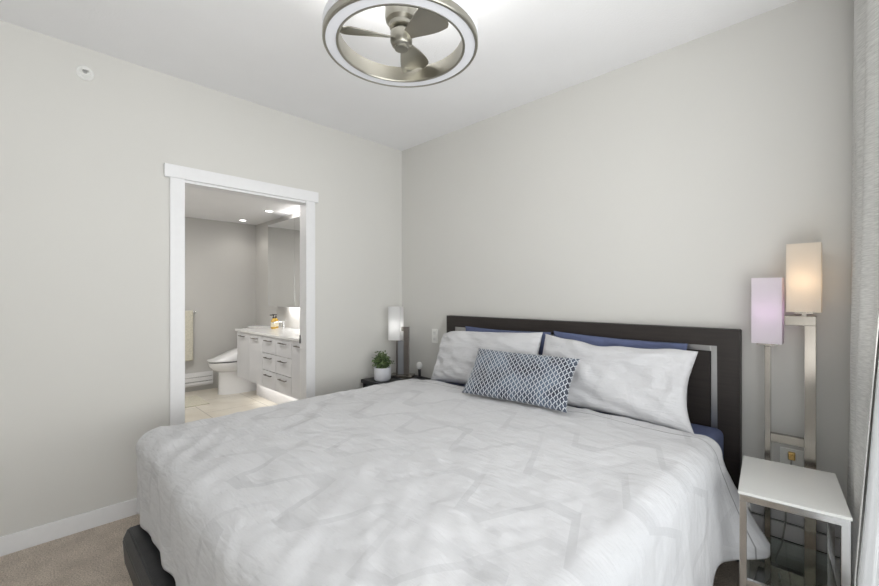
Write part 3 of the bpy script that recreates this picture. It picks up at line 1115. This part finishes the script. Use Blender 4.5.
for ang in (-85, -40, 5):
    bm = B()
    ca, sa = math.cos(R(ang)), math.sin(R(ang))
    add_tube(bm, [(0.066 * ca, 0.066 * sa, 0.20), (0.20 * ca, 0.20 * sa, 0.17), (0.272 * ca, 0.272 * sa, 0.074)], 0.006)
    obj('support_arm', bm, M['fan_nickel'], f, True)

up = area('ceiling_fill', (0, 0, 0.180), (0, 0, 1), 0.5, 0.5, 6, (1.0, 0.99, 0.97), f)  # unseen lamp above the ring, added to brighten the ceiling
up.data.shape = 'DISK'

# ------------------------------------------------------------------ sidewall sprinkler
t = thing('sprinkler', 'small white sprinkler head high on the left wall', 'sprinkler', (0, -2.314, 2.558))
bm = add_lathe(B(), [(0, 0), (0.040, 0), (0.040, 0.004), (0.034, 0.009), (0.024, 0.006), (0.022, 0.012), (0, 0.012)], seg=36)
bm.transform(Matrix.Rotation(R(90), 4, 'Y'))
obj('escutcheon', bm, M['white_plastic'], t, True, 40)
bm = B()
add_cyl(bm, (0.020, 0, 0), 0.009, 0.020, 'X', 16)
add_tube(bm, [(0.026, -0.012, 0), (0.046, -0.008, 0), (0.052, 0, 0), (0.046, 0.008, 0), (0.026, 0.012, 0)], 0.003, 8)
obj('nozzle', bm, M['silver'], t)
obj('deflector', add_box(B(), 0.048, 0.056, -0.014, 0.014, -0.002, 0.010, 0.001), M['white_plastic'], t)

# ------------------------------------------------------------------ bathroom things
vo = Vector((-1.30, -0.37, 0))
t = thing('bathroom_vanity', 'floating light grey vanity of doors and drawers in the bathroom', 'vanity', vo)
VX0, VX1, VF = -2.50, -0.14, -0.642
obj('carcass', loc_box(B(), VX0, VX1, VF + 0.02, BY1 - 0.001, 0.270, 0.852, vo), M['cab_gap'], t)
obj('plinth', loc_box(B(), VX0 + 0.03, VX1, -0.41, BY1 - 0.001, 0.0, 0.270, vo), M['cab_gap'], t)
xs = [-2.50, -2.105, -1.712, -1.345, -0.98, -0.615, -0.25]


def handle(x0, x1, z, parent):
    bm = B()
    c = (x0 + x1) / 2
    loc_box(bm, c - 0.085, c + 0.085, VF - 0.028, VF - 0.018, z - 0.005, z + 0.005, vo, 0.001)
    for s in (-0.07, 0.07):
        loc_box(bm, c + s - 0.004, c + s + 0.004, VF - 0.020, VF + 0.001, z - 0.004, z + 0.004, vo)
    obj('handle', bm, M['dark_nickel'], parent)


for i in range(6):
    x0, x1 = xs[i] + 0.003, xs[i + 1] - 0.003
    if i in (2, 3):
        for (z0, z1) in ((0.663, 0.848), (0.470, 0.657), (0.272, 0.464)):
            d = obj('drawer', loc_box(B(), x0, x1, VF, VF + 0.0195, z0, z1, vo, 0.001), M['cabinet'], t)
            handle(x0, x1, z1 - 0.045, d)
    else:
        d = obj('door', loc_box(B(), x0, x1, VF, VF + 0.0195, 0.272, 0.848, vo, 0.001), M['cabinet'], t)
        handle(x0, x1, 0.803, d)
area('plinth_led', Vector((-1.30, -0.50, 0.262)) - vo, (0, 0.8, -1), 2.1, 0.02, 3, (1.0, 0.97, 0.92), t)

bm = B()
add_box(bm, VX0 - 0.03, VX1, VF - 0.015, BY1 - 0.001, 0.853, 0.880, 0.002)
ct = obj('countertop', bm, M['quartz'])
tag(ct, 'white stone countertop lying on the bathroom vanity', 'countertop')
# soap bottles
def soap(label, loc, body_mat):
    t = thing('soap_bottle', label, 'soap bottle', loc, 0, 'soap bottles by the faucet')
    obj('bottle', add_lathe(B(), [(0, 0), (0.030, 0), (0.033, 0.006), (0.033, 0.095), (0.026, 0.115), (0.012, 0.125), (0.012, 0.135), (0, 0.135)], seg=24), body_mat, t, True, 40)
    obj('label_band', add_lathe(B(), [(0.0333, 0.025), (0.0340, 0.025), (0.0340, 0.085), (0.0333, 0.085)], seg=24, close=True), M['soap_label'], t)
    bm = B()
    add_cyl(bm, (0, 0, 0.143), 0.013, 0.016, 'Z', 16)
    add_cyl(bm, (0, 0, 0.160), 0.005, 0.026, 'Z', 10)
    add_box(bm, -0.010, 0.010, -0.045, 0.010, 0.170, 0.182, 0.003)
    obj('pump', bm, M['black'], t)


soap('amber soap bottle with black pump standing at left on the counter', (-2.200, -0.30, 0.880), M['amber'])
soap('second amber soap bottle half hidden behind the first one', (-2.285, -0.232, 0.880), M['amber'])

t = thing('faucet', 'chrome faucet on the bathroom counter right of the soap bottles', 'faucet', (-2.02, -0.25, 0.880))
obj('body', add_cyl(B(), (0, 0, 0.055), 0.021, 0.110, 'Z', 24, bev=0.003), M['chrome'], t, True, 40)
bm = B()
add_tube(bm, [(0, 0, 0.085), (0, -0.06, 0.100), (0, -0.12, 0.092), (0, -0.135, 0.080)], 0.011, 12)
obj('spout', bm, M['chrome'], t, True, 50)
bm = B()
add_box(bm, -0.012, 0.075, -0.010, 0.010, 0.112, 0.122, 0.003)
obj('lever', bm, M['chrome'], t)

# mirror cabinet
mo = Vector((-1.32, -0.18, 1.165))
t = thing('mirror_cabinet', 'wide mirrored wall cabinet above the bathroom vanity', 'mirror cabinet', mo)
obj('body', loc_box(B(), -2.485, -0.16, -0.238, BY1 - 0.001, 1.165, 2.250, mo), M['cab_gap'], t)
for i in range(3):
    x0 = -2.485 + i * 0.775
    obj('mirror_door', loc_box(B(), x0, x0 + 0.772, -0.252, -0.239, 1.163, 2.252, mo, 0.001), M['mirror'], t)
area('cabinet_top_led', Vector((-1.25, -0.17, 2.262)) - mo, (0, 0.0, 1), 1.7, 0.03, 2.6, (1.0, 0.98, 0.95), t)
area('cabinet_under_led', Vector((-1.35, -0.17, 1.158)) - mo, (0, 0.9, -1), 1.6, 0.02, 4, (1.0, 0.98, 0.95), t)

# recessed ceiling lights
def downlight(label, x, y):
    t = thing('recessed_light', label, 'ceiling light', (x, y, BH), 0, 'recessed lights in the bathroom ceiling')
    obj('rim', add_lathe(B(), [(0.040, -0.001), (0.056, -0.001), (0.056, -0.006), (0.048, -0.010), (0.040, -0.006)], seg=32, close=True), M['trim'], t, True, 40)
    obj('lens', add_lathe(B(), [(0, -0.001), (0.0395, -0.001), (0.0395, -0.004), (0, -0.004)], seg=32), M['led'], t)
    d = bpy.data.lights.new('downlight_beam', 'SPOT')
    d.energy = 6
    d.spot_size = R(130)
    d.spot_blend = 0.8
    d.shadow_soft_size = 0.04
    d.color = (1.0, 0.96, 0.90)
    o = bpy.data.objects.new('downlight_beam', d)
    COL.objects.link(o)
    o.location = (0, 0, -0.015)
    o.parent = t


downlight('round recessed light over the toilet, deepest in the bathroom', -2.99, -0.395)
downlight('round recessed light over the vanity, nearest the mirror cabinet', -2.10, -0.40)

area('bathroom_fill', (-1.75, -1.65, 2.36), (0, 0, -1), 0.9, 0.6, 22, (1.0, 0.98, 0.95))  # added fill lamp without a fixture, out of view, lifts the bathroom

# toilet: bowl faces -Y
to = Vector((-2.86, -0.45, 0))
t = thing('toilet', 'white toilet with closed bidet lid beside the vanity', 'toilet', to)


def loft(secs, seg=40):
    """secs: (cy, z, half_x, half_y_front, half_y_back)."""
    bm = B()
    rings = []
    for cy, z, hx, hf, hb, tilt in secs:
        row = []
        for i in range(seg):
            a = 2 * math.pi * i / seg
            s, c = math.sin(a), math.cos(a)
            ex = 0.82
            x = hx * math.copysign(abs(c) ** ex, c)
            y = (hb if s > 0 else hf) * math.copysign(abs(s) ** ex, s)
            row.append(bm.verts.new((x, cy + y, z + tilt * y)))
        rings.append(row)
    for a, b in zip(rings, rings[1:]):
        for i in range(seg):
            bm.faces.new((a[i], a[(i + 1) % seg], b[(i + 1) % seg], b[i]))
    bm.faces.new(rings[0][::-1])
    bm.faces.new(rings[-1])
    return bm


obj('pedestal', loft([(0.02, 0.0, 0.130, 0.325, 0.31, 0), (0.02, 0.03, 0.126, 0.320, 0.31, 0), (0.02, 0.20, 0.120, 0.315, 0.31, 0), (0.01, 0.31, 0.122, 0.31, 0.31, 0)]), M['porcelain'], t, True, 50)
obj('bowl', loft([(0.0, 0.295, 0.125, 0.30, 0.20, 0), (-0.02, 0.33, 0.160, 0.355, 0.22, 0), (-0.03, 0.38, 0.182, 0.385, 0.24, 0), (-0.03, 0.425, 0.186, 0.392, 0.24, 0)]), M['porcelain'], t, True, 50)
obj('seat', loft([(-0.03, 0.427, 0.178, 0.380, 0.23, 0), (-0.03, 0.440, 0.178, 0.380, 0.23, 0)]), M['grey_stand'], t, True, 50)
obj('lid', loft([(-0.03, 0.442, 0.188, 0.398, 0.18, 0.0), (-0.03, 0.470, 0.190, 0.402, 0.18, 0.03), (-0.01, 0.558, 0.178, 0.370, 0.17, 0.27), (0.0, 0.585, 0.150, 0.315, 0.15, 0.32)]), M['porcelain'], t, True, 60)
obj('tank', add_box(B(), -0.20, 0.20, 0.150, 0.348, 0.30, 0.840, 0.02, 3), M['porcelain'], t, True, 40)
obj('tank_lid', add_box(B(), -0.21, 0.21, 0.140, 0.349, 0.841, 0.875, 0.008, 2), M['porcelain'], t, True, 40)

# towel bar and towel
t = thing('towel_bar', 'slim chrome towel bar on the far bathroom wall', 'towel bar', (BX, -1.22, 1.085))
bm = B()
add_tube(bm, [(0.06, -0.32, 0), (0.06, 0.30, 0)], 0.008)
obj('rail', bm, M['chrome'], t, True, 50)
for y in (-0.31, 0.29):
    obj('bracket', add_box(B(), 0.0005, 0.060, y - 0.01, y + 0.01, -0.012, 0.012, 0.002), M['chrome'], t)


def towel_pt(s, q):
    # q runs up the front, over the bar, down the back
    y = -1.43 + s * 0.475
    L1, r = 0.655, 0.013
    if q < 0.60:
        z, x = 1.085 - L1 * (1 - q / 0.60), BX + 0.06 + r
    elif q < 0.68:
        a = (q - 0.60) / 0.08 * math.pi
        z, x = 1.085 + r * math.sin(a), BX + 0.06 + r * math.cos(a)
    else:
        z, x = 1.085 - 0.50 * (q - 0.68) / 0.32, BX + 0.06 - r
    hang = max(0, (1.07 - z))
    x += 0.005 * math.sin(s * 20 + z * 3) * hang
    return Vector((x, y, z))


bm = grid_mesh(lin(0, 1, 40), lin(0, 1, 90), towel_pt, lambda a, b: (a, b))
tw = obj('towel', bm, M['towel'], smooth=True)
md = tw.modifiers.new('thickness', 'SOLIDIFY'); md.thickness = 0.007; md.offset = 1.0
tag(tw, 'beige towel hanging over the bar on the far bathroom wall', 'towel')

# bath mat edge on the tiled floor
mt = obj('bath_mat', add_box(B(), -2.96, -2.42, -1.72, -0.985, 0.0, 0.012, 0.005), M['towel'])
tag(mt, 'beige bath mat on the bathroom tiles in front of the heater', 'mat')
